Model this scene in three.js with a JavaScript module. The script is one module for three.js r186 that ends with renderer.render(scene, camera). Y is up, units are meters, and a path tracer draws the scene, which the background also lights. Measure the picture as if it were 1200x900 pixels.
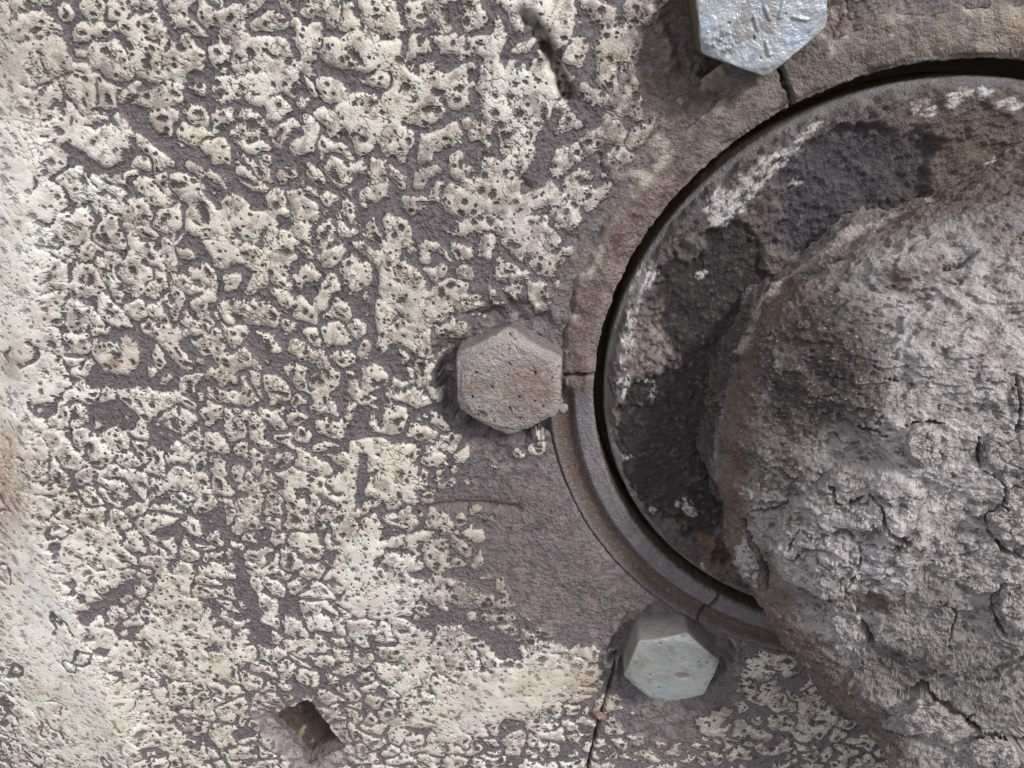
import * as THREE from 'three';

// ------------------------------------------------------------------ camera, sky, sun, exposure
const scene = new THREE.Scene();
const CAM = new THREE.Vector3(-0.0603943, 0.06634293, 0.13631517);
const FWD = new THREE.Vector3(-0.07998938, -0.43104824, -0.89877645);
const UP = new THREE.Vector3(0, 0.90166565, -0.43243388);
const camera = new THREE.PerspectiveCamera(51.8846, 4 / 3, 0.01, 20);
camera.position.copy(CAM); camera.up.copy(UP); camera.lookAt(CAM.clone().add(FWD));
{ // overcast sky: CIE overcast dome, plain grey below the horizon for the unseen ground
  const w = 64, h = 32, d = new Float32Array(w * h * 4);
  for (let j = 0; j < h; j++) {
    const el = ((j + 0.5) / h - 0.5) * Math.PI, s = Math.sin(el);
    const L = s > 0 ? (1 + 2 * s) / 3 : 0.33 - 0.13 * Math.min(1, -s * 3);
    for (let i = 0; i < w; i++) { const k = (j * w + i) * 4; d[k] = L * 0.74; d[k + 1] = L * 0.76; d[k + 2] = L * 0.80; d[k + 3] = 1; }
  }
  const t = new THREE.DataTexture(d, w, h, THREE.RGBAFormat, THREE.FloatType);
  t.mapping = THREE.EquirectangularReflectionMapping; t.magFilter = THREE.LinearFilter; t.needsUpdate = true;
  scene.background = t; scene.environment = t;
}
const sun = new THREE.DirectionalLight(new THREE.Color(1, 0.975, 0.94), 1.5);
sun.position.set(0.8, 0.8, 0.7); sun.target.position.set(0, 0, 0);
sun.castShadow = true; sun.shadow.radius = 21; sun.shadow.mapSize.set(2048, 2048);
Object.assign(sun.shadow.camera, { left: -0.3, right: 0.3, top: 0.3, bottom: -0.3, near: 0.1, far: 4 });
scene.add(sun, sun.target);
const renderer = new THREE.WebGLRenderer();
renderer.toneMapping = THREE.LinearToneMapping; renderer.toneMappingExposure = 1.85;
renderer.shadowMap.enabled = true; renderer.setSize(1024, 768);

// ------------------------------------------------------------------ helpers (plan units: millimetres on the plate, y up, z off the plate)
const RIGHT = new THREE.Vector3().crossVectors(FWD, UP).normalize(), F = 925;
const MM = 0.001;
function P(px, py, z = 0) {                                   // point of the photograph -> point on the level z (mm)
  const d = FWD.clone().addScaledVector(RIGHT, (px - 600) / F).addScaledVector(UP, -(py - 450) / F);
  const t = (z * MM - CAM.z) / d.z;
  return [(CAM.x + d.x * t) * 1000, (CAM.y + d.y * t) * 1000, z];
}
function Q(x, y, z = 0) {
  const vx = x * MM - CAM.x, vy = y * MM - CAM.y, vz = z * MM - CAM.z;
  const f = vx * FWD.x + vy * FWD.y + vz * FWD.z;
  return [600 + F * (vx * RIGHT.x + vy * RIGHT.y + vz * RIGHT.z) / f, 450 - F * (vx * UP.x + vy * UP.y + vz * UP.z) / f];
}
function rng(seed) { let s = seed | 0; return () => { s = (s + 0x6d2b79f5) | 0; let t = Math.imul(s ^ (s >>> 15), 1 | s); t = (t + Math.imul(t ^ (t >>> 7), 61 | t)) ^ t; return ((t ^ (t >>> 14)) >>> 0) / 4294967296; }; }
const clamp = (v, a = 0, b = 1) => (v < a ? a : v > b ? b : v);
const lerp = (a, b, t) => a + (b - a) * t;
const sm = (a, b, v) => { const t = clamp((v - a) / (b - a)); return t * t * (3 - 2 * t); };
const hash = (x, y, z) => { let h = Math.imul(x, 374761393) ^ Math.imul(y, 668265263) ^ Math.imul(z, 1274126177); h = Math.imul(h ^ (h >>> 13), 1274126177); return ((h ^ (h >>> 16)) >>> 0) / 4294967296; };
function n3(X, Y, Z) {                                        // value noise, -1..1, lattice turned off the axes
  const x = 0.36 * X + 0.48 * Y - 0.8 * Z, y = -0.8 * X + 0.6 * Y, z = 0.48 * X + 0.64 * Y + 0.6 * Z;
  const i = Math.floor(x), j = Math.floor(y), k = Math.floor(z);
  let a = x - i, b = y - j, c = z - k; a = a * a * (3 - 2 * a); b = b * b * (3 - 2 * b); c = c * c * (3 - 2 * c);
  const l0 = lerp(lerp(hash(i, j, k), hash(i + 1, j, k), a), lerp(hash(i, j + 1, k), hash(i + 1, j + 1, k), a), b);
  const l1 = lerp(lerp(hash(i, j, k + 1), hash(i + 1, j, k + 1), a), lerp(hash(i, j + 1, k + 1), hash(i + 1, j + 1, k + 1), a), b);
  return lerp(l0, l1, c) * 2 - 1;
}
function n2(X, Y, k) {
  const x = 0.79 * X + 0.613 * Y, y = 0.79 * Y - 0.613 * X;
  const i = Math.floor(x), j = Math.floor(y); let a = x - i, b = y - j; a = a * a * (3 - 2 * a); b = b * b * (3 - 2 * b);
  return lerp(lerp(hash(i, j, k), hash(i + 1, j, k), a), lerp(hash(i, j + 1, k), hash(i + 1, j + 1, k), a), b) * 2 - 1;
}
function fbm(x, y, z, o = 4, g = 0.5) { let s = 0, a = 1, t = 0; for (let i = 0; i < o; i++) { s += a * n3(x, y, z); t += a; a *= g; x = x * 2.03 + 17.1; y = y * 2.03 - 9.7; z = z * 2.03 + 4.3; } return s / t * 1.5; }
function worley(x, y, z) {                                    // F1, F2
  const i = Math.floor(x), j = Math.floor(y), k = Math.floor(z); let f1 = 9, f2 = 9;
  for (let a = -1; a < 2; a++) for (let b = -1; b < 2; b++) for (let c = -1; c < 2; c++) {
    const I = i + a, J = j + b, K = k + c;
    const d = Math.hypot(I + hash(I, J, K) - x, J + hash(J + 71, K, I) - y, K + hash(K, I + 33, J) - z);
    if (d < f1) { f2 = f1; f1 = d; } else if (d < f2) f2 = d;
  }
  return [f1, f2];
}
const lin = (v) => { v /= 255; return v <= 0.04045 ? v / 12.92 : ((v + 0.055) / 1.055) ** 2.4; };
const C = (r, g, b, k = 0.86) => [lin(r) * k, lin(g) * k, lin(b) * k];
const mix = (a, b, t) => [lerp(a[0], b[0], t), lerp(a[1], b[1], t), lerp(a[2], b[2], t)];
const toByte = (v) => { v = clamp(v); v = v <= 0.0031308 ? v * 12.92 : 1.055 * v ** (1 / 2.4) - 0.055; return v * 255; };
// signed distance (photo pixels, negative inside) to a closed outline, or distance to an open line
function segDist(px, py, a, b) { const vx = b[0] - a[0], vy = b[1] - a[1], t = clamp(((px - a[0]) * vx + (py - a[1]) * vy) / (vx * vx + vy * vy)); return Math.hypot(px - a[0] - vx * t, py - a[1] - vy * t); }
function makeShape(pts, pad = 30) { let x0 = 1e9, x1 = -1e9, y0 = 1e9, y1 = -1e9; for (const [x, y] of pts) { x0 = Math.min(x0, x); x1 = Math.max(x1, x); y0 = Math.min(y0, y); y1 = Math.max(y1, y); } return { pts, x0: x0 - pad, x1: x1 + pad, y0: y0 - pad, y1: y1 + pad }; }
function lineDist(s, x, y) { if (x < s.x0 || x > s.x1 || y < s.y0 || y > s.y1) return 1e3; let d = 1e9; for (let i = 0; i + 1 < s.pts.length; i++) d = Math.min(d, segDist(x, y, s.pts[i], s.pts[i + 1])); return d; }
function polyDist(s, x, y) {
  if (x < s.x0 || x > s.x1 || y < s.y0 || y > s.y1) return 1e3;
  let d = 1e9, inside = false; const p = s.pts;
  for (let i = 0, j = p.length - 1; i < p.length; j = i++) {
    d = Math.min(d, segDist(x, y, p[i], p[j]));
    if ((p[i][1] > y) !== (p[j][1] > y) && x < (p[j][0] - p[i][0]) * (y - p[i][1]) / (p[j][1] - p[i][1]) + p[i][0]) inside = !inside;
  }
  return inside ? -d : d;
}
const ell = (x, y, [cx, cy, rx, ry, deg = 0, v = 1]) => { const a = deg * Math.PI / 180, c = Math.cos(a), s = Math.sin(a), u = ((x - cx) * c + (y - cy) * s) / rx, w = (-(x - cx) * s + (y - cy) * c) / ry, q = u * u + w * w; return q > 6 ? 0 : v * Math.exp(-q * q * 0.7); };
const ells = (x, y, list) => { let t = 0; for (const e of list) t += ell(x, y, e); return t; };
function smoothLine(pts, n = 60) { return new THREE.CatmullRomCurve3(pts.map((p) => new THREE.Vector3(...p, 0)), false, 'centripetal').getPoints(n).map((v) => [v.x, v.y]); }

function gridGeometry(nu, nv, at, closed) {                  // at(i, j) -> [x, y, z] in mm
  const pos = new Float32Array(nu * nv * 3);
  for (let j = 0, k = 0; j < nv; j++) for (let i = 0; i < nu; i++, k += 3) { const p = at(i, j); pos[k] = p[0] * MM; pos[k + 1] = p[1] * MM; pos[k + 2] = p[2] * MM; }
  const idx = [], last = closed ? nu : nu - 1;
  for (let j = 0; j + 1 < nv; j++) for (let i = 0; i < last; i++) { const i1 = (i + 1) % nu, a = j * nu + i, b = j * nu + i1, c = a + nu, d = b + nu; idx.push(a, b, d, a, d, c); }
  const g = new THREE.BufferGeometry();
  g.setAttribute('position', new THREE.BufferAttribute(pos, 3)); g.setIndex(idx); g.computeVertexNormals();
  return g;
}
// moves each vertex along its normal by what skin(x, y, z, n, k) returns (mm) and paints it with skin's colour
function skinned(g, skin, uvmm = 40) {
  const p = g.attributes.position, n = g.attributes.normal, col = new Float32Array(p.count * 3), uv = new Float32Array(p.count * 2), old = p.array.slice();
  for (let k = 0; k < p.count; k++) {
    const x = old[k * 3] * 1000, y = old[k * 3 + 1] * 1000, z = old[k * 3 + 2] * 1000, nn = [n.array[k * 3], n.array[k * 3 + 1], n.array[k * 3 + 2]];
    const r = skin(x, y, z, nn, k);
    for (let c = 0; c < 3; c++) { p.array[k * 3 + c] = old[k * 3 + c] + nn[c] * r.h * MM; col[k * 3 + c] = clamp(r.c[c], 0.004, 0.8); }
    uv[k * 2] = (x + z * 0.6) / uvmm; uv[k * 2 + 1] = (y - z * 0.8) / uvmm;
  }
  g.setAttribute('color', new THREE.BufferAttribute(col, 3)); g.setAttribute('uv', new THREE.BufferAttribute(uv, 2));
  g.computeVertexNormals(); return g;
}
function noiseTexture(size, fn, repeat = 1) {
  const d = new Uint8Array(size * size * 4);
  for (let j = 0; j < size; j++) for (let i = 0; i < size; i++) { const v = clamp(fn(i, j)) * 255, k = (j * size + i) * 4; d[k] = d[k + 1] = d[k + 2] = v; d[k + 3] = 255; }
  const t = new THREE.DataTexture(d, size, size); t.wrapS = t.wrapT = THREE.RepeatWrapping; t.repeat.set(repeat, repeat); t.magFilter = THREE.LinearFilter; t.minFilter = THREE.LinearMipmapLinearFilter; t.generateMipmaps = true; t.needsUpdate = true; return t;
}
const grit = noiseTexture(1024, (i, j) => 0.5 + 0.3 * fbm(i / 9, j / 9, 3.3, 3) + 0.22 * n3(i / 2.6, j / 2.6, 8.1));   // 1024 texels per 40 mm
const dirtMat = new THREE.MeshStandardMaterial({ vertexColors: true, roughness: 0.93, bumpMap: grit, bumpScale: 0.00045 });
const boltMat = new THREE.MeshPhysicalMaterial({ vertexColors: true, roughness: 0.62, metalness: 0.15, bumpMap: grit, bumpScale: 0.00012 });
const zincMat = new THREE.MeshPhysicalMaterial({ vertexColors: true, roughness: 0.5, metalness: 0.45, bumpMap: grit, bumpScale: 0.00009 });
const metalMat = new THREE.MeshStandardMaterial({ vertexColors: true, roughness: 0.7, metalness: 0.1, bumpMap: grit, bumpScale: 0.00025 });
function mesh(name, g, m, parent) { const o = new THREE.Mesh(g, m); o.name = name; o.castShadow = o.receiveShadow = true; (parent || scene).add(o); return o; }
function thing(name, label, category, group) { const o = new THREE.Group(); o.name = name; o.userData = { label, category }; if (group) o.userData.group = group; scene.add(o); return o; }

// ------------------------------------------------------------------ the plate of the housing
const R = 57, RD = 54.7;                                     // bore and hub disc
const X0 = -226, X1 = 60, Y0 = -120, Y1 = 86;               // sheet in mm
const TW = 2048, TH = 1475;
// bolts: photo centre of the head's top face, one corner in the photo, z of seat
const BOLTS = [
  { c: [596, 453], v: [596, 387], h: 6.2 },
  { c: [893, 2], v: [899, 91] },
  { c: [787, 786], v: [844, 777], h: 6.6 },
];
for (const b of BOLTS) { b.h ??= 7.4; b.p = P(...b.c, b.h); const v = P(...b.v, b.h); b.r = Math.hypot(v[0] - b.p[0], v[1] - b.p[1]); b.a = Math.atan2(v[1] - b.p[1], v[0] - b.p[0]); }
console.log('bolts', BOLTS.map((b) => [b.p.map((v) => v.toFixed(1)).join(' '), b.r.toFixed(2)].join(' r ')).join(' | '));

// random fields on a half-size grid
const GW = TW / 2, GH = Math.ceil(TH / 2), STEP = (X1 - X0) / GW;
function boxBlur(src, w, h, r) {
  const tmp = new Float32Array(w * h), out = new Float32Array(w * h), k = 1 / (2 * r + 1);
  for (let y = 0; y < h; y++) { let s = 0; const o = y * w; for (let x = -r; x <= r; x++) s += src[o + (x + w) % w]; for (let x = 0; x < w; x++) { tmp[o + x] = s * k; s += src[o + (x + r + 1) % w] - src[o + (x - r + w) % w]; } }
  for (let x = 0; x < w; x++) { let s = 0; for (let y = -r; y <= r; y++) s += tmp[((y + h) % h) * w + x]; for (let y = 0; y < h; y++) { out[y * w + x] = s * k; s += tmp[((y + r + 1) % h) * w + x] - tmp[((y - r + h) % h) * w + x]; } }
  return out;
}
const blur = (f, r) => boxBlur(boxBlur(boxBlur(f, GW, GH, r), GW, GH, r), GW, GH, r);
function unit(f) { let m = 0, q = 0; for (const v of f) { m += v; q += v * v; } m /= f.length; const s = 1 / Math.sqrt(q / f.length - m * m); for (let i = 0; i < f.length; i++) f[i] = (f[i] - m) * s; return f; }
function white(seed) { const r = rng(seed), f = new Float32Array(GW * GH); for (let i = 0; i < f.length; i++) f[i] = r() - 0.5; return f; }
function band(src, r1, r2) { const a = blur(src, r1), b = blur(src, r2); for (let i = 0; i < a.length; i++) a[i] -= b[i]; return unit(a); }
let maze = band(white(11), 4, 8);
for (let it = 0; it < 1; it++) { for (let i = 0; i < maze.length; i++) maze[i] = Math.tanh(maze[i] * 1.5 + 0.1); maze = band(maze, 4, 8); }
const lobe = band(white(12), 2, 3), broad = unit(blur(white(13), 14)), wide = unit(blur(white(14), 40)), worm = band(white(15), 1, 2);
function sample(f, x, y) {                                   // bilinear at plate mm
  let u = (x - X0) / STEP - 0.5, v = (y - Y0) / STEP - 0.5; u = clamp(u, 0, GW - 1.01); v = clamp(v, 0, GH - 1.01);
  const i = u | 0, j = v | 0, a = u - i, b = v - j, k = j * GW + i;
  return (f[k] * (1 - a) + f[k + 1] * a) * (1 - b) + (f[k + GW] * (1 - a) + f[k + GW + 1] * a) * b;
}
// where the paint has gone or thins out, and where dust and stains lie (photo points): cx, cy, rx, ry, turn, amount
const BARE = [
  [594, 428, 74, 62, 0, 1.4], [570, 490, 50, 40, 0, 0.8], [648, 640, 74, 76, 25, 1.4], [580, 560, 50, 34, 0, 0.8], [690, 690, 60, 60, 40, 1.8], [680, 560, 40, 80, 0, 1.6],
  [500, 210, 70, 60, 0, 0.28], [640, 230, 120, 150, 0, 0.17], [810, 60, 46, 110, 20, 1.2], [690, 40, 60, 60, 0, 0.20], [560, 40, 45, 60, 0, 0.25], [790, 770, 80, 80, 0, 1.3], [740, 870, 60, 40, 0, 0.30], [860, 840, 160, 80, 0, 0.12],
  [460, 330, 30, 80, 0, 0.15], [420, 460, 60, 60, 0, 0.20], [480, 270, 60, 40, 0, 0.20],
  [16, 300, 44, 330, 0, -1.0], [40, 40, 110, 60, 0, -0.10], [60, 750, 75, 160, -20, -1.2], [150, 850, 120, 90, 0, -0.35], [130, 200, 130, 180, 0, -0.17], [110, 430, 130, 180, 0, -0.17], [260, 120, 130, 120, 0, -0.10],
  [600, 806, 105, 34, -16, -1.5], [500, 850, 60, 40, 0, -0.30], [420, 690, 60, 60, 0, -0.17], [1060, 30, 160, 60, -12, 0.15],
];
const CALM = [[16, 330, 36, 330, 0, 0.9], [70, 760, 60, 150, -25, 0.8], [610, 806, 95, 26, -18, 1], [470, 880, 50, 24, 0, 0.4]];
const GRIME = [[760, 110, 80, 110, 0, 0.75], [560, 230, 120, 110, 0, 0.3], [690, 260, 60, 120, 0, 0.35], [520, 680, 50, 90, 0, 0.35], [620, 700, 90, 60, 0, 0.6], [860, 850, 170, 80, 0, 0.35], [560, 40, 60, 60, 0, 0.3], [590, 360, 120, 60, 0, 0.3], [40, 60, 80, 60, 0, 0.25], [1060, 30, 170, 70, 0, 0.4]];
const TAN = [[60, 90, 130, 70, 0, 0.4], [12, 560, 36, 70, 0, 0.8], [10, 430, 30, 40, 0, 0.4], [16, 870, 40, 50, 0, 0.4], [620, 640, 110, 90, 0, 1.0], [690, 680, 70, 60, 40, 1.0], [640, 800, 100, 40, -20, 0.5], [760, 90, 80, 110, 0, 0.7], [1060, 40, 190, 70, -12, 1.0], [860, 850, 160, 90, 0, 0.5], [300, 300, 120, 100, 0, 0.25], [330, 500, 60, 160, 10, 0.25], [560, 690, 50, 60, 0, 0.6], [400, 830, 30, 60, 20, 0.6], [150, 420, 40, 25, 0, 0.8], [700, 800, 30, 40, 0, 0.8], [560, 590, 80, 14, 0, 0.7]];
const WHITE = [[40, 250, 70, 160, 0, 0.7], [60, 720, 70, 90, 0, 0.9], [120, 170, 60, 50, 0, 0.6], [440, 690, 70, 60, 0, 0.8], [330, 720, 70, 60, 0, 0.6], [640, 270, 50, 40, 0, 0.8], [500, 860, 120, 60, 0, 0.3], [140, 830, 50, 60, 0, 0.5]];
// named blobs and seams of the paint seen in the photograph: [points, half width, amount] (positive = paint, negative = dirt-filled seam)
const STROKES = [
  [[[140, 10], [162, 45], [165, 80], [195, 92], [250, 100], [320, 92], [360, 68]], 7, 1.4], [[[165, 105], [210, 92], [250, 98], [260, 106]], 6, -1.2], [[[150, 130], [185, 165], [205, 178], [240, 188]], 7, -1.4],
  [[[80, 172], [110, 195], [140, 200], [155, 180]], 7, -1.2], [[[80, 150], [110, 170], [128, 185], [145, 160]], 10, 1.3], [[[345, 70], [380, 78], [400, 90]], 6, -1.2], [[[260, 200], [300, 235], [330, 262]], 8, -1.0],
  [[[118, 410], [140, 403], [160, 415], [148, 432], [125, 432], [118, 412]], 7, 1.2], [[[110, 440], [165, 445], [172, 405], [150, 390], [120, 398]], 7, -1.3],
  [[[408, 595], [412, 550], [418, 525], [432, 520], [436, 545]], 6, 1.6], [[[421, 590], [424, 560], [427, 535]], 4, -2.2], [[[402, 500], [430, 455], [440, 432]], 7, 1.0], [[[445, 410], [447, 340], [452, 300], [470, 270]], 9, 0.9], [[[440, 420], [436, 380], [441, 320]], 4, -1.6],
  [[[455, 540], [450, 575], [470, 580], [478, 560], [470, 530]], 8, 1.4], [[[250, 255], [262, 292], [300, 308], [330, 300]], 8, 1.2], [[[270, 255], [310, 255], [335, 280], [325, 305]], 9, 1.1], [[[280, 650], [290, 690], [300, 735], [312, 748]], 6, -1.7], [[[282, 640], [300, 690], [320, 730]], 4, 0.9],
  [[[190, 700], [196, 680], [215, 682], [212, 700], [196, 712]], 9, 1.4], [[[185, 735], [190, 770], [205, 782]], 8, 1.4], [[[195, 735], [230, 722], [240, 735], [222, 750]], 8, 1.3], [[[228, 762], [240, 785], [280, 770]], 9, 1.3], [[[420, 660], [440, 690], [465, 695], [470, 680]], 18, 1.7], [[[432, 610], [440, 640]], 8, 1.2], [[[396, 660], [405, 648], [418, 655], [410, 668], [398, 664]], 5, 1.6],
  [[[440, 655], [470, 680], [500, 670]], 7, -1.4], [[[480, 750], [495, 775]], 14, 1.4], [[[540, 740], [550, 770]], 15, 1.2], [[[510, 645], [515, 690]], 10, 1.1], [[[495, 730], [530, 720], [560, 740], [600, 760]], 8, -1.5], [[[590, 205], [565, 225], [545, 235]], 15, 1.3], [[[480, 345], [495, 365], [515, 355]], 15, 1.4], [[[610, 265], [628, 280]], 16, 1.6],
  [[[645, 75], [650, 115]], 11, 1.4], [[[515, 95], [535, 105]], 13, 1.2], [[[590, 95], [622, 98]], 13, 1.2], [[[620, 0], [655, 30]], 16, 1.3], [[[715, 45], [735, 55]], 13, 1.2], [[[740, 165], [770, 140]], 13, 1.2], [[[655, 235], [710, 228]], 10, 1.0], [[[595, 140], [620, 150], [605, 180]], 17, 1.1], [[[725, 130], [730, 90], [735, 115]], 10, 0.8],
  [[[410, 130], [440, 150], [490, 110]], 14, 1.2], [[[430, 50], [450, 90]], 16, 1.0], [[[540, 30], [535, 60]], 12, 0.8], [[[505, 90], [540, 60], [530, 10]], 7, -1.2], [[[640, 150], [630, 210], [615, 220]], 9, -1.4],
  [[[870, 790], [885, 775]], 8, 1.2], [[[880, 815], [910, 820]], 9, 1.2], [[[915, 770], [920, 780]], 8, 1.1], [[[940, 860], [970, 850]], 13, 1.1], [[[820, 850], [835, 845]], 10, 1.2],
  [[[60, 620], [75, 650], [95, 700], [110, 740], [140, 790]], 7, -0.8], [[[90, 640], [120, 660], [125, 630]], 12, 0.8], [[[105, 720], [130, 700], [150, 690]], 8, -1.0],
].map(([pts, w, v]) => ({ s: makeShape(pts, w * 3), w, v }));
const rimPt = (deg, r) => [Math.cos(deg * Math.PI / 180) * r, Math.sin(deg * Math.PI / 180) * r];
const PLATE_CRACKS = [[[[722, 772], [716, 795], [706, 830], [697, 862], [688, 905]], 2.0], [[[908, 80], [918, 92], [926, 110], [928, 128]], 3.2], [[[652, 428], [672, 431], [690, 436], [702, 432]], 3.0]].map(([p, w]) => ({ s: makeShape(smoothLine(p, 24), 30), w }));
const RIB = makeShape(smoothLine([[612, 12], [628, 30], [645, 62], [658, 92], [664, 112]], 20), 60);
const GROOVE = makeShape([[500, 596], [520, 592], [560, 591], [606, 594]], 40);
const NICK = makeShape([[606, 206], [616, 216], [622, 221]], 30), NICK2 = makeShape([[702, 180], [706, 203]], 30);
const POCKET = [P(314, 841), P(360, 821), P(405, 876), P(361, 897)];
function inPocket(x, y) { let s = false; for (let i = 0, j = 3; i < 4; j = i++) { const a = POCKET[i], b = POCKET[j]; if ((a[1] > y) !== (b[1] > y) && x < (b[0] - a[0]) * (y - a[1]) / (b[1] - a[1]) + a[0]) s = !s; } return s; }
function pocketDist(x, y) { let d = 1e9; for (let i = 0, j = 3; i < 4; j = i++) d = Math.min(d, segDist(x, y, POCKET[i], POCKET[j])); return inPocket(x, y) ? -d : d; }
// coarse map of all of the above, one value per 0.8 mm
const MW = 360, MH = 260, maps = { calm: new Float32Array(MW * MH), grime: new Float32Array(MW * MH), bare: new Float32Array(MW * MH), tan: new Float32Array(MW * MH), white: new Float32Array(MW * MH) };
for (let j = 0; j < MH; j++) for (let i = 0; i < MW; i++) {
  const x = lerp(X0, X1, i / (MW - 1)), y = lerp(Y0, Y1, j / (MH - 1)), [px, py] = Q(x, y), r = Math.hypot(x, y), k = j * MW + i;
  maps.calm[k] = ells(px, py, CALM); maps.grime[k] = ells(px, py, GRIME);
  maps.bare[k] = ells(px, py, BARE) + 2.2 * sm(R + 11, R + 6.5, r);
  maps.tan[k] = ells(px, py, TAN) + 0.7 * sm(R + 16, R + 8, r); maps.white[k] = ells(px, py, WHITE);
}
function sampleMap(f, x, y) { const u = clamp((x - X0) / (X1 - X0) * (MW - 1), 0, MW - 1.01), v = clamp((y - Y0) / (Y1 - Y0) * (MH - 1), 0, MH - 1.01), i = u | 0, j = v | 0, a = u - i, b = v - j, k = j * MW + i; return (f[k] * (1 - a) + f[k + 1] * a) * (1 - b) + (f[k + MW] * (1 - a) + f[k + MW + 1] * a) * b; }
// islands: cells with dirt-filled seams between them, some neighbours grown together; how far a point is from the nearest seam
const near = new Float64Array(45);
function seam(x, y) {
  const wx = x + 1.7 * n2(x * 0.24, y * 0.24, 17) + 0.75 * n2(x * 0.45, y * 0.45, 117), wy = y + 1.7 * n2(x * 0.24, y * 0.24, 77) + 0.75 * n2(x * 0.45, y * 0.45, 177);
  const cs = 0.205, ci = Math.floor(wx * cs), cj = Math.floor(wy * cs); let ad = 1e9, ai = 0, aj = 0, ax = 0, ay = 0, n = 0;
  for (let a = -1; a < 2; a++) for (let b = -1; b < 2; b++, n += 5) { const I = ci + a, J = cj + b, qx = (I + 0.08 + 0.84 * hash(I, J, 21)) / cs, qy = (J + 0.08 + 0.84 * hash(I, J, 22)) / cs, d = (qx - wx) ** 2 + (qy - wy) ** 2; near[n] = I; near[n + 1] = J; near[n + 2] = qx; near[n + 3] = qy; near[n + 4] = d; if (d < ad) { ad = d; ai = I; aj = J; ax = qx; ay = qy; } }
  let acc = Math.exp(-2.4 / 0.4);
  for (let k = 0; k < 45; k += 5) { const I = near[k], J = near[k + 1]; if (I === ai && J === aj) continue; if (hash(I + ai, J + aj, 23 + (I - ai) * (J - aj)) < 0.13) continue; acc += Math.exp(-(near[k + 4] - ad) / (0.8 * Math.hypot(near[k + 2] - ax, near[k + 3] - ay))); }
  return [-0.4 * Math.log(acc), hash(ai, aj, 24), hash(ai, aj, 25), Math.sqrt(ad), hash(ai, aj, 26)];
}
// paint bubbles: round lobes that crowd together into one island
const LS = 0.56, lobeCache = new Map();
function lobeAt(i, j) {
  const key = i * 4096 + j; let v = lobeCache.get(key);
  if (!v) {
    v = [(i + 0.08 + 0.84 * hash(i, j, 7)) / LS, (j + 0.08 + 0.84 * hash(i, j, 8)) / LS, 0.95 + 0.45 * hash(i, j, 9)]; lobeCache.set(key, v);
  }
  return v;
}
// paint: > 0 where paint stands, and how far from its edge
let lastLobe = 0, ghost = 0, crater = 9;
function paintField(x, y, detail) {
  const [px, py] = Q(x, y), li = Math.floor(x * LS), lj = Math.floor(y * LS), ux = x + 0.2 * n2(x * 1.1, y * 1.1, 610), uy = y + 0.2 * n2(x * 1.1, y * 1.1, 670);
  let lobe = -1;
  for (let a = -1; a < 2; a++) for (let b = -1; b < 2; b++) { const k = lobeAt(li + a, lj + b); lobe = Math.max(lobe, k[2] - Math.hypot(ux - k[0], uy - k[1])); }
  const bare = sampleMap(maps.bare, x, y), [border, h1, h2, core, h3] = seam(x, y);
  const whole = border - 0.56 - 0.34 * (h1 - 0.4) + 0.7 * lobe * (0.4 + 0.55 * sm(-0.3, 0.5, n2(x * 0.21, y * 0.21, 810)));
  let f = whole - (bare > 0 ? 0.75 * bare + Math.max(0, bare - 0.5) * 2 : 0.9 * bare) - (h2 < 0.07 + 0.3 * Math.max(0, bare) ? 1.2 : 0);
  lastLobe = Math.min(lobe + 0.3, whole); ghost = whole; crater = h3 < 0.75 ? core / (0.28 + 0.62 * (h3 / 0.75) ** 1.6) : 9;
  let st = 0; for (const s of STROKES) { const d = lineDist(s.s, px, py); if (d < s.w * 2.6) st += s.v * Math.exp(-((d / s.w) ** 2) * 0.8); }
  f = f * (1 - 0.55 * clamp(Math.abs(st) * 0.7)) + st * 1.15;
  if (detail) { const rag = 0.12 + 0.3 * sm(-0.4, 0.8, n2(x * 0.3, y * 0.3, 211)); f += rag * (0.8 * n2(x * 1.7, y * 1.7, 22) + 0.75 * n2(x * 3.6, y * 3.6, 52)); }
  return f;
}
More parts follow.
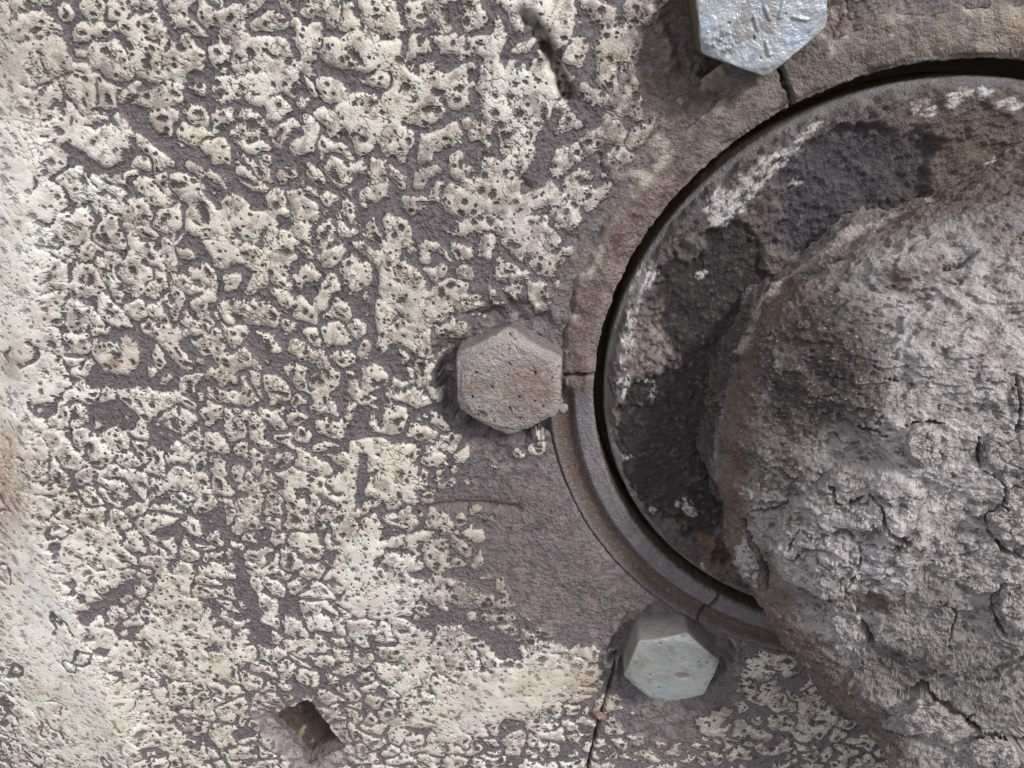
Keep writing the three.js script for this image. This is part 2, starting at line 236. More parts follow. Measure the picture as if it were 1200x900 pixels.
// level of the plate (mm)
const EDGE = smoothLine([[-60, -60], [6, 0], [14, 200], [22, 400], [30, 540], [30, 600], [66, 700], [108, 800], [160, 900], [205, 1000]], 40).map(([a, b]) => P(a, b));
function edgeIn(y) { for (let i = 0; i + 1 < EDGE.length; i++) { const a = EDGE[i], b = EDGE[i + 1]; if (y <= a[1] && y >= b[1]) return lerp(a[0], b[0], (a[1] - y) / (a[1] - b[1])); } return y > EDGE[0][1] ? EDGE[0][0] : EDGE[EDGE.length - 1][0]; }
function level(x, y) {
  const [px, py] = Q(x, y), r = Math.hypot(x, y);
  let z = 0.35 * n2(x * 0.05, y * 0.05, 4) + 0.14 * n2(x * 0.22, y * 0.22, 31);
  const e = edgeIn(y) - x;                                   // rolls off towards the left
  z += 1.9 * Math.exp(-(((e + 3) / 6) ** 2)); const q = Math.max(0, e + 1); z -= q < 8 ? 0.008 * q * q : 0.512 + 0.128 * (q - 8);
  z += 0.9 * sm(R + 24, R + 14, r + 2.5 * n2(x * 0.09, y * 0.09, 55)); // boss of the bearing
  z += 1.0 * ell(px, py, [600, 800, 120, 34, -18]) + 0.8 * ell(px, py, [640, 650, 90, 90, 30]);
  for (const b of BOLTS) {                                   // spot faces
    const d = Math.hypot(x - b.p[0], y - b.p[1]), a = Math.atan2(y - b.p[1], x - b.p[0]), w = b.r * 1.3 + 0.9 * n2(x * 0.4, y * 0.4, 63) + 0.5 * n2(x * 1.1, y * 1.1, 64) + 0.5 * n3(Math.cos(a) * 2 + b.p[0], Math.sin(a) * 2, 3.3);
    const fill = b === BOLTS[0] ? 0.75 * sm(-0.35, 0.5, Math.sin(a) + 0.35 * Math.cos(a)) : 0.1;
    z += (0.55 * sm(w + 3.2, w + 0.6, d) * clamp(0.5 + 0.9 * n2(x * 0.3, y * 0.3, 65))) * (b === BOLTS[0] ? sm(-0.3, 0.4, Math.sin(a)) + 0.2 : 0.6);
    z += 0.8 * fbm(x * 0.45, y * 0.45, 3.9, 4) * sm(w + 7, w, d) * sm(w - 4, w - 1, d);
    z -= 3.2 * (1 - fill) * sm(w + 0.5, w - 1.3, d);
  }
  { const d = lineDist(RIB, px, py); z -= 3.0 * sm(11, 3, d + 2.2 * n2(x * 0.9, y * 0.9, 66)) * sm(8, 30, py); const side = sm(0, 22, (px - 640) * 0.88 - (py - 62) * 0.5); z += 0.8 * Math.exp(-((d / 30) ** 2)) * side; }
  z -= 0.8 * Math.exp(-((lineDist(GROOVE, px, py) / 4) ** 2)); z -= 0.8 * Math.exp(-((lineDist(NICK, px, py) / 3.5) ** 2)); z -= 0.7 * Math.exp(-((lineDist(NICK2, px, py) / 2) ** 2));
  { const d = pocketDist(x, y); z -= 0.7 * sm(4.5, 0.5, d); const lx = x - (POCKET[0][0] + POCKET[3][0]) / 2, ly = y - (POCKET[0][1] + POCKET[3][1]) / 2; z -= 1.6 * Math.exp(-((lx * lx + ly * ly) / 60)) * sm(9, 0, d); }
  { const up = sm(-0.02, 0.03, y / r) * sm(0, -0.1, x / r - 0.9); z -= 3 * sm(R + lerp(9.2, 6.6, up), R + lerp(7.9, 5.2, up), r + up * 0.6 * n2(x * 0.5, y * 0.5, 150)); }
  let cr = 0; for (const c of PLATE_CRACKS) { const d = lineDist(c.s, px, py) + 0.8 * n2(x * 2, y * 2, 90); cr = Math.max(cr, sm(c.w * 1.1, c.w * 0.4, d)); }
  return z - 2.2 * cr;
}
const texC = new Uint8Array(TW * TH * 4), texB = new Uint8Array(TW * TH * 4), texR = new Uint8Array(TW * TH * 4);
const raised = new Float32Array(GW * GH);
{
  const cream = C(226, 219, 204, 0.95), creamHi = C(239, 235, 226, 0.97), tan = C(196, 178, 160), pink = C(216, 202, 192), valley = C(119, 110, 113), valleyDk = C(84, 77, 80), brown = C(116, 106, 107), hole = C(58, 50, 48), rust = C(132, 96, 70), olive = C(196, 184, 140);
  for (let j = 0; j < TH; j++) for (let i = 0; i < TW; i++) {
    const x = X0 + (i + 0.5) * (X1 - X0) / TW, y = Y0 + (j + 0.5) * (Y1 - Y0) / TH, k = (j * TW + i) * 4;
    const r2 = x * x + y * y; if (r2 < 52 * 52) { const v = 104 + 14 * n2(x * 0.8, y * 0.8, 7) + 8 * n2(x * 4, y * 4, 8); texC[k] = v + 8; texC[k + 1] = v; texC[k + 2] = v + 2; texB[k] = texB[k + 1] = texB[k + 2] = 115 + 12 * n2(x * 4, y * 4, 9); texR[k] = texR[k + 1] = texR[k + 2] = 235; texC[k + 3] = texB[k + 3] = texR[k + 3] = 255; continue; }
    const f = paintField(x, y, true), bare = sampleMap(maps.bare, x, y), tn = sampleMap(maps.tan, x, y), wh = sampleMap(maps.white, x, y);
    const fine = n2(x * 5.3, y * 5.3, 11), fine2 = n2(x * 9.1, y * 9.1, 41), mid = n2(x * 1.1, y * 1.1, 66), lo = sample(broad, x, y), wd = sample(wide, x, y);
    // ground: dried oil and dust in the low places
    let g = mix(valley, valleyDk, clamp(0.35 + 0.35 * mid + 0.25 * fine));
    g = mix(g, brown, clamp(tn * 0.75 + 0.25 * lo));
    g = mix(g, C(170, 160, 163), clamp(0.42 * fine2 + 0.2 * n2(x * 2.3, y * 2.3, 39)));
    if (bare > 0.9) g = mix(g, C(158, 146, 138), sm(0.15, 0.75, n2(x * 1.6, y * 1.6, 310) + 0.5 * fine) * 0.5 * sm(0.9, 1.5, bare));
    const gh = sm(-0.05, 0.35, ghost + 0.35 * mid) * sm(0.35, 0.8, bare) * clamp(0.45 + 0.7 * n2(x * 0.3, y * 0.3, 870) + 0.3 * fine); g = mix(g, mix(C(168, 156, 152), C(150, 134, 128), clamp(tn)), gh * 0.8);
    g = mix(g, C(84, 74, 77), sm(0.1, 0.8, n2(x * 0.75, y * 0.75, 930) + 0.4 * mid + 0.25 * fine) * 0.45 * sm(0.2, 1, bare));
    g = mix(g, C(70, 60, 62), sm(0.25, 0.75, n2(x * 2.6, y * 2.6, 95) * 0.7 + 0.5 * fine + 0.35 * n2(x * 0.5, y * 0.5, 96)) * 0.55); g = mix(g, C(172, 160, 158), sm(0.55, 0.95, fine2 + 0.35 * n2(x * 0.6, y * 0.6, 97)) * 0.5);
    // paint
    let p = mix(cream, creamHi, clamp(0.25 + 0.35 * n2(x * 0.23, y * 0.23, 120) + 0.3 * wd + wh));
    p = mix(p, C(206, 186, 170), sm(0.2, 0.8, n2(x * 0.33, y * 0.33, 991) + 0.4 * mid) * 0.3); p = mix(p, pink, clamp(0.25 * n2(x * 0.4, y * 0.4, 150) + 0.2 * lo + 0.55 * tn)); p = mix(p, tan, clamp(tn * 0.6 + 0.3 * n2(x * 0.6, y * 0.6, 180) - 0.14));
    p = mix(p, olive, clamp(0.5 * n2(x * 0.31, y * 0.31, 250) - 0.22));
    p = mix(p, tan, 0.25 * clamp(0.4 + 0.5 * fine + 0.3 * fine2));
    const calm = 1 - 0.85 * clamp(sampleMap(maps.calm, x, y) + 0.25 * wh);
    const heart = sm(0.2, 0.9, lastLobe + 0.25 * mid) * sm(-0.45, 0.4, n2(x * 0.3, y * 0.3, 910) + 0.35 * mid + 0.35 * fine + 0.12) * calm; p = mix(p, mix(mix(tan, C(160, 142, 134), clamp(0.5 + fine)), g, 0.35), heart * 0.78);
    let t = sm(-0.1, 0.1, f);
    p = mix(p, mix(g, tan, 0.25), clamp(sampleMap(maps.grime, x, y) * (0.75 + 0.6 * mid + 0.5 * fine)));
    // pits and squiggles in the paint
    const hs = 0.42, hx = Math.floor(x * hs), hy = Math.floor(y * hs); let pit = 0;
    for (let a = -1; a < 2; a++) for (let b = -1; b < 2; b++) for (let m = 0; m < 2; m++) {
      const I = hx + a, J = hy + b; if (hash(I, J, 90 + m) > (m ? 0.6 : 0.3)) continue;
      const cx = (I + hash(I, J, 40 + m)) / hs, cy = (J + hash(I, J, 50 + m)) / hs, big = hash(I, J, 60 + m), rad = m ? 0.13 + 0.2 * big : 0.16 + 0.62 * big * big * big;
      const an = hash(I, J, 70 + m) * 3.14, el = 0.75 + 0.7 * hash(I, J, 80 + m), ux = (x - cx) * Math.cos(an) + (y - cy) * Math.sin(an), uy = (y - cy) * Math.cos(an) - (x - cx) * Math.sin(an);
      pit = Math.max(pit, sm(1.25, 0.75, Math.hypot(ux / el, uy * el) / rad + 0.5 * fine + 0.3 * mid));
    }
    const li = Math.floor(x * LS), lj = Math.floor(y * LS);
    for (let a = -1; a < 2; a++) for (let b = -1; b < 2; b++) { const I = li + a, J = lj + b, e = hash(I, J, 11); if (e > 0.3) continue; const L = lobeAt(I, J); const an = hash(I, J, 12) * 3.14, el = 0.7 + 0.5 * hash(I, J, 13), vx = x - L[0] - 0.2 * n2(x * 1.6, y * 1.6, 710), vy = y - L[1] - 0.2 * n2(x * 1.6, y * 1.6, 730), ux = vx * Math.cos(an) + vy * Math.sin(an), uy = vy * Math.cos(an) - vx * Math.sin(an); pit = Math.max(pit, sm(1.2, 0.75, Math.hypot(ux / el, uy * el) / (0.16 + 0.5 * (e / 0.3) ** 2.2) + 0.5 * fine + 0.2 * mid)); }
    pit = Math.max(pit, sm(1.25, 0.7, crater + 0.5 * fine + 0.3 * mid));
    const sq = sm(0.34, 0.06, Math.abs(sample(worm, x, y) + 0.5 * fine)) * sm(-0.3, 0.45, n2(x * 0.5, y * 0.5, 440) + 0.3 * fine2);
    const spk = sm(0.42, 0.7, fine * 0.7 + fine2 * 0.6 + 0.15 * mid) * sm(0.9, 0.1, f);
    const hide = sm(2.6, 1.4, 0), dk = clamp(Math.max(pit, sq * 0.85, spk * 0.75)) * (0.5 + 0.5 * calm);
    p = mix(p, mix(hole, valleyDk, 0.45 + 0.4 * mid), dk * 0.92);
    let c = mix(g, p, t);
    const rim = sm(0.2, 0, Math.abs(f + 0.13)) * sm(-0.35, 0.35, n2(x * 0.7, y * 0.7, 550) + 0.45 * fine); c = mix(c, mix(hole, valleyDk, 0.25), rim * 0.9 * calm);  // dark outline along island edges: edge shadow painted into the colour, with crevice dirt
    if (Math.abs(x - POCKET[0][0]) < 30 && Math.abs(y - POCKET[0][1]) < 30) { const d = pocketDist(x, y) + 0.5 * mid + 0.25 * fine, low = clamp(-(x - (POCKET[0][0] + POCKET[2][0]) / 2) * 0.09 - (y - (POCKET[0][1] + POCKET[2][1]) / 2) * 0.12 + 0.3); c = mix(c, mix(C(162, 152, 152), C(128, 116, 118), clamp(0.5 + 0.5 * n2(x * 0.5 + y * 0.9, y * 0.4 - x * 0.3, 120) + 0.4 * fine)), sm(5.5, 3, d) * (0.25 + 0.65 * low)); }
    const [px, py] = Q(x, y);
    // rust stains and darker brown areas
    c = mix(c, rust, clamp(ell(px, py, [14, 560, 22, 60]) * 0.5 * (0.6 + fine) + ell(px, py, [20, 425, 14, 14]) * 0.5 + ell(px, py, [135, 425, 9, 6]) * 0.7 + ell(px, py, [550, 590, 60, 6]) * 0.18 + ell(px, py, [702, 836, 10, 8]) * 0.3));
    const mud = ell(px, py, [800, 60, 60, 100, 15]) + 1.0 * sm(12, 4, lineDist(RIB, px, py) + 3 * mid + 1.5 * fine) * 1.1; c = mix(c, C(88, 72, 62), clamp(mud * 0.8 * (0.7 + 0.5 * mid)));  // darker brown left of the top bolt and along the notch
    let cr = 0; for (const q of PLATE_CRACKS) { const d = lineDist(q.s, px, py); if (d < 12) cr = Math.max(cr, sm(q.w, q.w * 0.4, d + 0.8 * n2(x * 2, y * 2, 90))); } c = mix(c, hole, cr * 0.6);
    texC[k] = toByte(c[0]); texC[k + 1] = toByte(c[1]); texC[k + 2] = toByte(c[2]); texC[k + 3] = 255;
    const hgt = 0.45 + 0.07 * gh + 0.12 * n2(x * 1.5, y * 1.5, 98) * (1 - t) + 0.08 * n2(x * 3.1, y * 3.1, 99) * (1 - t) + 0.22 * t * clamp(0.6 + f * 0.4, 0, 1) - 0.3 * dk * t - 0.1 * rim + (0.05 * fine + 0.04 * fine2 + 0.03 * mid) * (0.3 + 0.7 * calm);
    texB[k] = texB[k + 1] = texB[k + 2] = clamp(hgt) * 255; texB[k + 3] = 255;
    const ro = 0.93 - 0.22 * t * (1 - dk); texR[k] = texR[k + 1] = texR[k + 2] = ro * 255; texR[k + 3] = 255;
    if (!(i & 1) && !(j & 1)) raised[(j >> 1) * GW + (i >> 1)] = sm(-0.5, 0.7, f) * (1 - 0.5 * dk);
  }
}
const raisedSoft = boxBlur(raised, GW, GH, 1);
function dataTex(d, srgb) { const t = new THREE.DataTexture(d, TW, TH); if (srgb) t.colorSpace = THREE.SRGBColorSpace; t.wrapS = t.wrapT = THREE.MirroredRepeatWrapping; t.magFilter = THREE.LinearFilter; t.minFilter = THREE.LinearMipmapLinearFilter; t.generateMipmaps = true; t.needsUpdate = true; return t; }
const housing = thing('machine_housing', 'cast machine housing with flaking cream paint, grimy seams and a round bore', 'machine housing');
{
  const nx = 780, ny = 570, out = 3;                         // a few rings beyond the sheet carry it on past the frame
  const at = (k, n, a, b) => (k < out ? a - (out - k) * 24 : k > n - 1 - out ? b + (k - n + 1 + out) * 34 : lerp(a, b, (k - out) / (n - 1 - 2 * out)));
  const pos = new Float32Array(nx * ny * 3), uv = new Float32Array(nx * ny * 2);
  for (let j = 0, k = 0; j < ny; j++) for (let i = 0; i < nx; i++, k++) {
    const x = at(i, nx, X0, X1), y = at(j, ny, Y0, Y1), cx = clamp(x, X0, X1), cy = clamp(y, Y0, Y1);
    pos[k * 3] = x * MM; pos[k * 3 + 1] = y * MM; pos[k * 3 + 2] = (level(cx, cy) + 0.65 * sample(raisedSoft, cx, cy) - (X0 - Math.min(x, X0)) * 0.128) * MM;
    uv[k * 2] = (x - X0) / (X1 - X0); uv[k * 2 + 1] = (y - Y0) / (Y1 - Y0);
  }
  const idx = [];
  for (let j = 0; j + 1 < ny; j++) for (let i = 0; i + 1 < nx; i++) {
    const x = at(i, nx, X0, X1), y = at(j, ny, Y0, Y1); if (Math.hypot(x, y) < R + 1.6) continue;
    if (pocketDist(x, y) < -0.1) continue;
    const a = j * nx + i, b = a + 1, c = a + nx, d = c + 1; idx.push(a, b, d, a, d, c);
  }
  const g = new THREE.BufferGeometry(); g.setAttribute('position', new THREE.BufferAttribute(pos, 3)); g.setAttribute('uv', new THREE.BufferAttribute(uv, 2)); g.setIndex(idx); g.computeVertexNormals();
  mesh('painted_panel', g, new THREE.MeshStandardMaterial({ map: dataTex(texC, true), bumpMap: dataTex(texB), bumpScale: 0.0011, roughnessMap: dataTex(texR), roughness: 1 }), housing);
}
{ // the square pocket: four walls and a dirty floor
  const deep = 6.5, n = 46, cx = POCKET.reduce((s, p) => s + p[0], 0) / 4, cy = POCKET.reduce((s, p) => s + p[1], 0) / 4;
  const ring = []; for (let s = 0; s < 4; s++) for (let i = 0; i < n; i++) { const a = POCKET[s], b = POCKET[(s + 1) % 4]; ring.push([lerp(a[0], b[0], i / n), lerp(a[1], b[1], i / n)]); }
  const rows = 46;
  const g = gridGeometry(ring.length, rows, (i, j) => {
    const p = ring[ring.length - 1 - i], t = j / (rows - 1), wall = clamp(t / 0.45), fl = clamp((t - 0.45) / 0.55), k = 1.04 - 0.05 * wall - 0.99 * fl;
    const x = cx + (p[0] - cx) * k, y = cy + (p[1] - cy) * k + 2.2 * Math.min(wall, 1) * sm(0.5, -5, p[1] - cy);
    return [x, y, lerp(level(clamp(p[0], X0, X1), p[1]) + 0.1, -deep, wall ** 1.4) + (fl > 0 ? 0.5 * n3(x * 0.6, y * 0.6, 2) * fl : 0)];
  }, true);
  skinned(g, (x, y, z, nn) => {
    const u = fbm(x * 0.8, y * 0.8, z * 0.8, 3), chip = sm(0.35, 0.6, n3(x * 0.45, y * 0.45, 77) + 0.3 * u);
    let c = mix(C(74, 60, 54), C(102, 86, 78), clamp(0.5 + 0.6 * u)); c = mix(c, C(196, 184, 140), chip * 0.75 * sm(-2.5, -6, z));
    if (z > -3.5) c = mix(c, C(150, 138, 138), 0.55 + 0.3 * u);
    return { h: 0.25 * u, c };
  });
  mesh('square_pocket', g, dirtMat, housing);
}
{ // the raised collar round the bore, its inner wall and the floor of the gap
  const nt = 1100, crackA = BOLTS.map((b) => Math.atan2(b.p[1], b.p[0]));
  const prof = []; // [r, z]
  prof.push([R - 5.5, -10], [R - 3, -10], [R - 1, -10], [R, -9.8]); for (let i = 0; i <= 14; i++) prof.push([R, -9.4 + i * 0.66]);
  for (let i = 0; i <= 6; i++) { const a = Math.PI / 2 * i / 6; prof.push([R + 0.7 - 0.7 * Math.cos(a), 0.4 + 0.8 * Math.sin(a)]); }
  for (let i = 1; i <= 44; i++) prof.push([R + 0.7 + i * 0.24, 1.2]);
  const g = gridGeometry(nt, prof.length, (i, j) => {
    const a = i / nt * Math.PI * 2, [r, z] = prof[j], c = Math.cos(a), s = Math.sin(a), deg = ((a * 180 / Math.PI) + 360) % 360;
    const upper = sm(181.5, 178.6, deg) * sm(0, 20, deg), q = r - R; let h = z;
    if (q > 0.7) {
      const n = n3(c * 30, s * 30, r * 0.3), wU = 6.3 + 0.9 * n3(c * 9, s * 9, 2) + 0.5 * n3(c * 30, s * 30, 2), wL = 8.4;
      h += upper * (0.55 * sm(0.2, 1.5, q) + 0.35 * n) ;
      h -= (1 - upper) * (1.5 * sm(3.3, 4.6, q) * sm(8.4, 6.0, q));
      h -= upper * (2.2 - 1.2 * sm(165, 140, deg)) * sm(wU - 0.9, wU + 1.5, q) + (1 - upper) * 2.2 * sm(wL - 0.2, wL + 1, q);
      h += (0.14 + 0.3 * upper) * fbm(c * R * 0.35, s * R * 0.35, r * 0.35, 4);
    }
    if (z > -4) {
      const jag = 0.3 * n3(c * 60, s * 60, r * 0.8);
      for (const ca of crackA) { let d = (a - ca + Math.PI * 3) % (Math.PI * 2) - Math.PI; d = Math.abs((d + (ca === crackA[0] ? 0.012 : 0)) * r + jag); h -= 2.4 * sm(0.42, 0.12, d) * sm(-3, 0, z); }
    }
    const ro = z > -1 && upper > 0.5 ? 0.12 * n3(c * 24, s * 24, 4) - 0.15 : 0;
    return [(r + ro * sm(2, 0, q)) * c, (r + ro * sm(2, 0, q)) * s, h];
  }, true);
  skinned(g, (x, y, z, nn) => {
    const r = Math.hypot(x, y), q = r - R, a = (Math.atan2(y, x) * 180 / Math.PI + 360) % 360, upper = sm(181.5, 178.6, a) * sm(0, 20, a), u = fbm(x * 0.5, y * 0.5, z, 4), f = n3(x * 4, y * 4, z * 4), m = n3(x * 1.6, y * 1.6, 8);
    let c;
    if (q < 0.25 && z < 0) c = mix(C(86, 74, 60), C(116, 100, 78), clamp(0.5 + 0.5 * u));
    else {
      const low = mix(mix(C(142, 135, 139), C(122, 115, 120), clamp(0.5 + 0.6 * u)), C(104, 84, 70), sm(3.2, 4.6, q) * sm(8.8, 6.8, q) * 0.85);
      let up = mix(C(152, 138, 133), C(110, 97, 94), clamp(0.5 + 0.7 * u)); up = mix(up, C(118, 92, 84), sm(1, 3, q) * sm(7, 4.5, q) * clamp(0.5 + m) * sm(120, 150, a));
      up = mix(up, C(170, 156, 142), sm(0.2, 0.7, m + 0.4 * f) * 0.6); up = mix(up, C(202, 190, 174), sm(0.12, 0.55, fbm(x * 0.5, y * 0.5, 33, 3)) * sm(4.2, 5.6, q) * 0.85);
      up = mix(up, C(168, 154, 138), sm(120, 95, a) * clamp(0.35 + 1.1 * fbm(x * 0.35, y * 0.35, 39, 4)) * 0.8);
      c = mix(low, up, upper); c = mix(c, C(175, 168, 166), sm(0.45, 0.8, f) * 0.5);
    }
    return { h: 0.1 * f + 0.12 * m + 0.22 * upper * u, c };
  });
  mesh('bore_collar', g, dirtMat, housing);
}

// ------------------------------------------------------------------ the three hexagon bolts
function makeBolt(b, name, label, paint, o = {}) {
  const g0 = thing(name, label, 'bolt', 'hexagon bolts round the bore'), nt = 264, af = b.r * Math.cos(Math.PI / 6) * 1.01, rc = af * (o.chamfer ?? 0.97), base = -3.6;
  const hexR = (a) => { let d = ((a - b.a) % (Math.PI / 3) + Math.PI / 3) % (Math.PI / 3) - Math.PI / 6; const r = af / Math.cos(d); return Math.min(r, b.r * 0.992 - 0.5 * Math.max(0, Math.abs(d) - 0.46) ** 1.2); };
  const NT = 64, NS = 34;
  const g = gridGeometry(nt, NT + NS + 3, (i, j) => {
    const a = i / nt * Math.PI * 2, H = hexR(a); let r, z;
    const topZ = (rr) => b.h - Math.max(0, rr - rc) * (o.slope ?? 0.55) - 0.012 * Math.max(0, rr - rc * 0.8) ** 2;
    if (j <= NT) { r = H * (1 - j / NT); r = H - r; z = topZ(r); if (j === NT) { r = H - 0.12; z = topZ(H) - 0.02; } }
    else if (j <= NT + 2) { const t = (j - NT) / 2.2; r = H - 0.12 * (1 - t); z = topZ(H) - 0.06 - 0.22 * t; }
    else { const t = (j - NT - 2) / NS; r = H; z = lerp(topZ(H) - 0.3, base, t); }
    return [r * Math.cos(a), r * Math.sin(a), z];
  }, true);
  { const ix = g.index.array; g.computeVertexNormals(); if (g.attributes.normal.array[2 + 3 * nt * 5] < 0) { for (let k = 0; k < ix.length; k += 3) { const t = ix[k]; ix[k] = ix[k + 1]; ix[k + 1] = t; } g.computeVertexNormals(); } }
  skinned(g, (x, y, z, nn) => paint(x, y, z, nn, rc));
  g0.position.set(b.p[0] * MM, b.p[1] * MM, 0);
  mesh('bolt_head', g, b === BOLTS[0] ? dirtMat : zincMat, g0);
  return g0;
}
const pitsAt = (x, y, s, seed, dens) => { let v = 0; const i = Math.floor(x * s), j = Math.floor(y * s); for (let a = -1; a < 2; a++) for (let c = -1; c < 2; c++) { const I = i + a, J = j + c; if (hash(I, J, seed) > dens) continue; const d = Math.hypot((x - (I + hash(I, J, seed + 1)) / s), (y - (J + hash(I, J, seed + 2)) / s) * (0.6 + hash(I, J, seed + 4))); v = Math.max(v, sm(1, 0.4, d / (0.12 + 0.34 * hash(I, J, seed + 3) ** 2))); } return v; };
const midBolt = makeBolt(BOLTS[0], 'hex_bolt', 'dirt-crusted hexagon bolt with brown stains, left of the bore beside cream paint', (x, y, z, nn, rc) => {
  const u = fbm(x * 0.35, y * 0.35, z * 0.35 + 5, 4), f = n3(x * 4.2, y * 4.2, z * 4.2), m = n3(x * 1.4, y * 1.4, z * 1.4 + 9), top = sm(0.5, 0.8, nn[2]), r = Math.hypot(x, y), pit = pitsAt(x + 0.4 * m, y + 0.4 * f, 0.75, 310, 0.4) * top;
  let c = mix(C(184, 174, 170), C(152, 142, 140), clamp(0.45 + 0.6 * u)); c = mix(c, C(192, 184, 178), sm(0.1, 0.8, m + 0.4 * f) * 0.7);
  c = mix(c, C(140, 108, 88), clamp(ell(x, -y, [3.5, 1.5, 5, 6.5, 20]) * (0.55 + 0.8 * m) + ell(x, -y, [-6, 0, 2.6, 1.8]) * 0.6) * 0.85 * top);
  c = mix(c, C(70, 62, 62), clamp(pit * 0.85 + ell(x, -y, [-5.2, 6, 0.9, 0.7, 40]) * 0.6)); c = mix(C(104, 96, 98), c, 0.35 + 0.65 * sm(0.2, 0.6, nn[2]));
  return { h: 0.22 * u + 0.1 * m + 0.09 * f - 0.45 * pit - 0.5 * ell(x, -y, [-5.2, 6, 0.9, 0.7, 40]), c };
}, { chamfer: 0.88, slope: 0.62 });
makeBolt(BOLTS[1], 'hex_bolt_001', 'bluish white zinc bolt with worn marks at the top edge, above the crack', (x, y, z, nn) => {
  const u = fbm(x * 0.3, y * 0.3, z * 0.3 + 15, 4), f = n3(x * 4.5, y * 4.5, z * 4.5), m = n3(x * 1.2, y * 1.2, z * 1.2 + 19), top = sm(0.5, 0.8, nn[2]), pit = pitsAt(x + 0.4 * m, y + 0.3 * f, 0.62, 410, 0.22) * top, [px, py] = Q(x + BOLTS[1].p[0], y + BOLTS[1].p[1], 7.4);
  let c = mix(C(206, 212, 214), C(180, 186, 196), clamp(0.45 + 0.7 * u)); c = mix(c, C(214, 208, 196), sm(0, 0.8, m) * 0.6); c = mix(c, C(190, 204, 224), sm(0.1, 0.6, n3(x * 0.5, y * 0.5, 61)) * 0.6);
  c = mix(c, C(158, 146, 138), sm(0.3, 0.6, u + 0.2 * f) * 0.5);
  const scab = ell(px, py, [842, 48, 18, 16]) * sm(-0.3, 0.3, m + f * 0.6); c = mix(c, C(128, 104, 92), scab * 0.8);
  const mark = Math.min(...[[[884, 20], [888, 34]], [[897, 8], [902, 22]], [[898, 50], [902, 64]], [[918, 4], [914, 20]], [[930, 20], [945, 23]]].map(([p, q]) => segDist(px, py, p, q)));
  const mk = sm(3.2, 1.2, mark); c = mix(c, C(140, 134, 136), sm(5.5, 3.2, mark) * (1 - mk) * 0.5 * clamp(0.6 + m)); c = mix(c, C(96, 88, 84), pit * 0.8);
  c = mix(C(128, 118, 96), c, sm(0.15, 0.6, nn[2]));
  return { h: 0.14 * u + 0.05 * f + 0.08 * m - 0.2 * pit + 0.28 * mk + 0.2 * scab, c };
}, { chamfer: 0.985, slope: 0.5 });
makeBolt(BOLTS[2], 'hex_bolt_002', 'grey zinc bolt in a round recess under the collar, beside the long crack', (x, y, z, nn) => {
  const u = fbm(x * 0.3, y * 0.3, z * 0.3 + 35, 4), f = n3(x * 4.5, y * 4.5, z * 4.5 + 3), m = n3(x * 1.1, y * 1.1, z * 1.1 + 29), top = sm(0.5, 0.8, nn[2]), pit = pitsAt(x, y, 0.5, 510, 0.28) * top;
  let c = mix(C(186, 188, 186), C(168, 169, 169), clamp(0.45 + 0.7 * u)); c = mix(c, C(186, 178, 158), sm(0.1, 0.8, m) * 0.45); c = mix(c, C(170, 182, 194), ell(x, y, [-1.5, -6, 4, 2.2]) * 0.5);
  const spot = ell(x, y, [2.2, -1.4, 1.5, 0.8]); c = mix(c, C(128, 110, 104), spot * 0.8 + 0); c = mix(c, C(84, 78, 76), pit * 0.75); c = mix(c, C(140, 134, 128), sm(0.25, 0.7, fbm(x * 0.5, y * 0.5, 77, 4) + 0.25 * f) * 0.6); c = mix(c, C(206, 210, 208), sm(0.5, 0.9, f) * 0.4);
  c = mix(mix(C(172, 164, 164), C(138, 118, 120), clamp(0.4 + u - 0.8 * nn[1])), c, sm(0.2, 0.6, nn[2]));  // side facets that face up are painted lighter, as if lit from above
  return { h: 0.12 * u + 0.03 * f + 0.05 * m - 0.2 * pit - 0.25 * spot, c };
}, { chamfer: 0.93, slope: 0.3 });

for (const [u, v, q] of [[659, 478, 1.0], [655, 470, 0.7], [601, 372, 0.8]]) { // crumbs of dirt stuck to the middle bolt
  const p = P(u, v, 4), g = new THREE.SphereGeometry(1, 26, 18).scale(0.0011 * q, 0.0010 * q, 0.0009 * q); g.deleteAttribute('uv');
  skinned(g, (x, y, z) => { const n = fbm(x * 1.3 + u, y * 1.3, z * 1.3, 3); return { h: 0.4 * n, c: mix(C(170, 160, 158), C(130, 120, 120), clamp(0.5 + n)) }; });
  const o = mesh('stuck_crumb', g, dirtMat, midBolt); o.position.set(p[0] * MM - midBolt.position.x, p[1] * MM - midBolt.position.y, p[2] * MM);
}

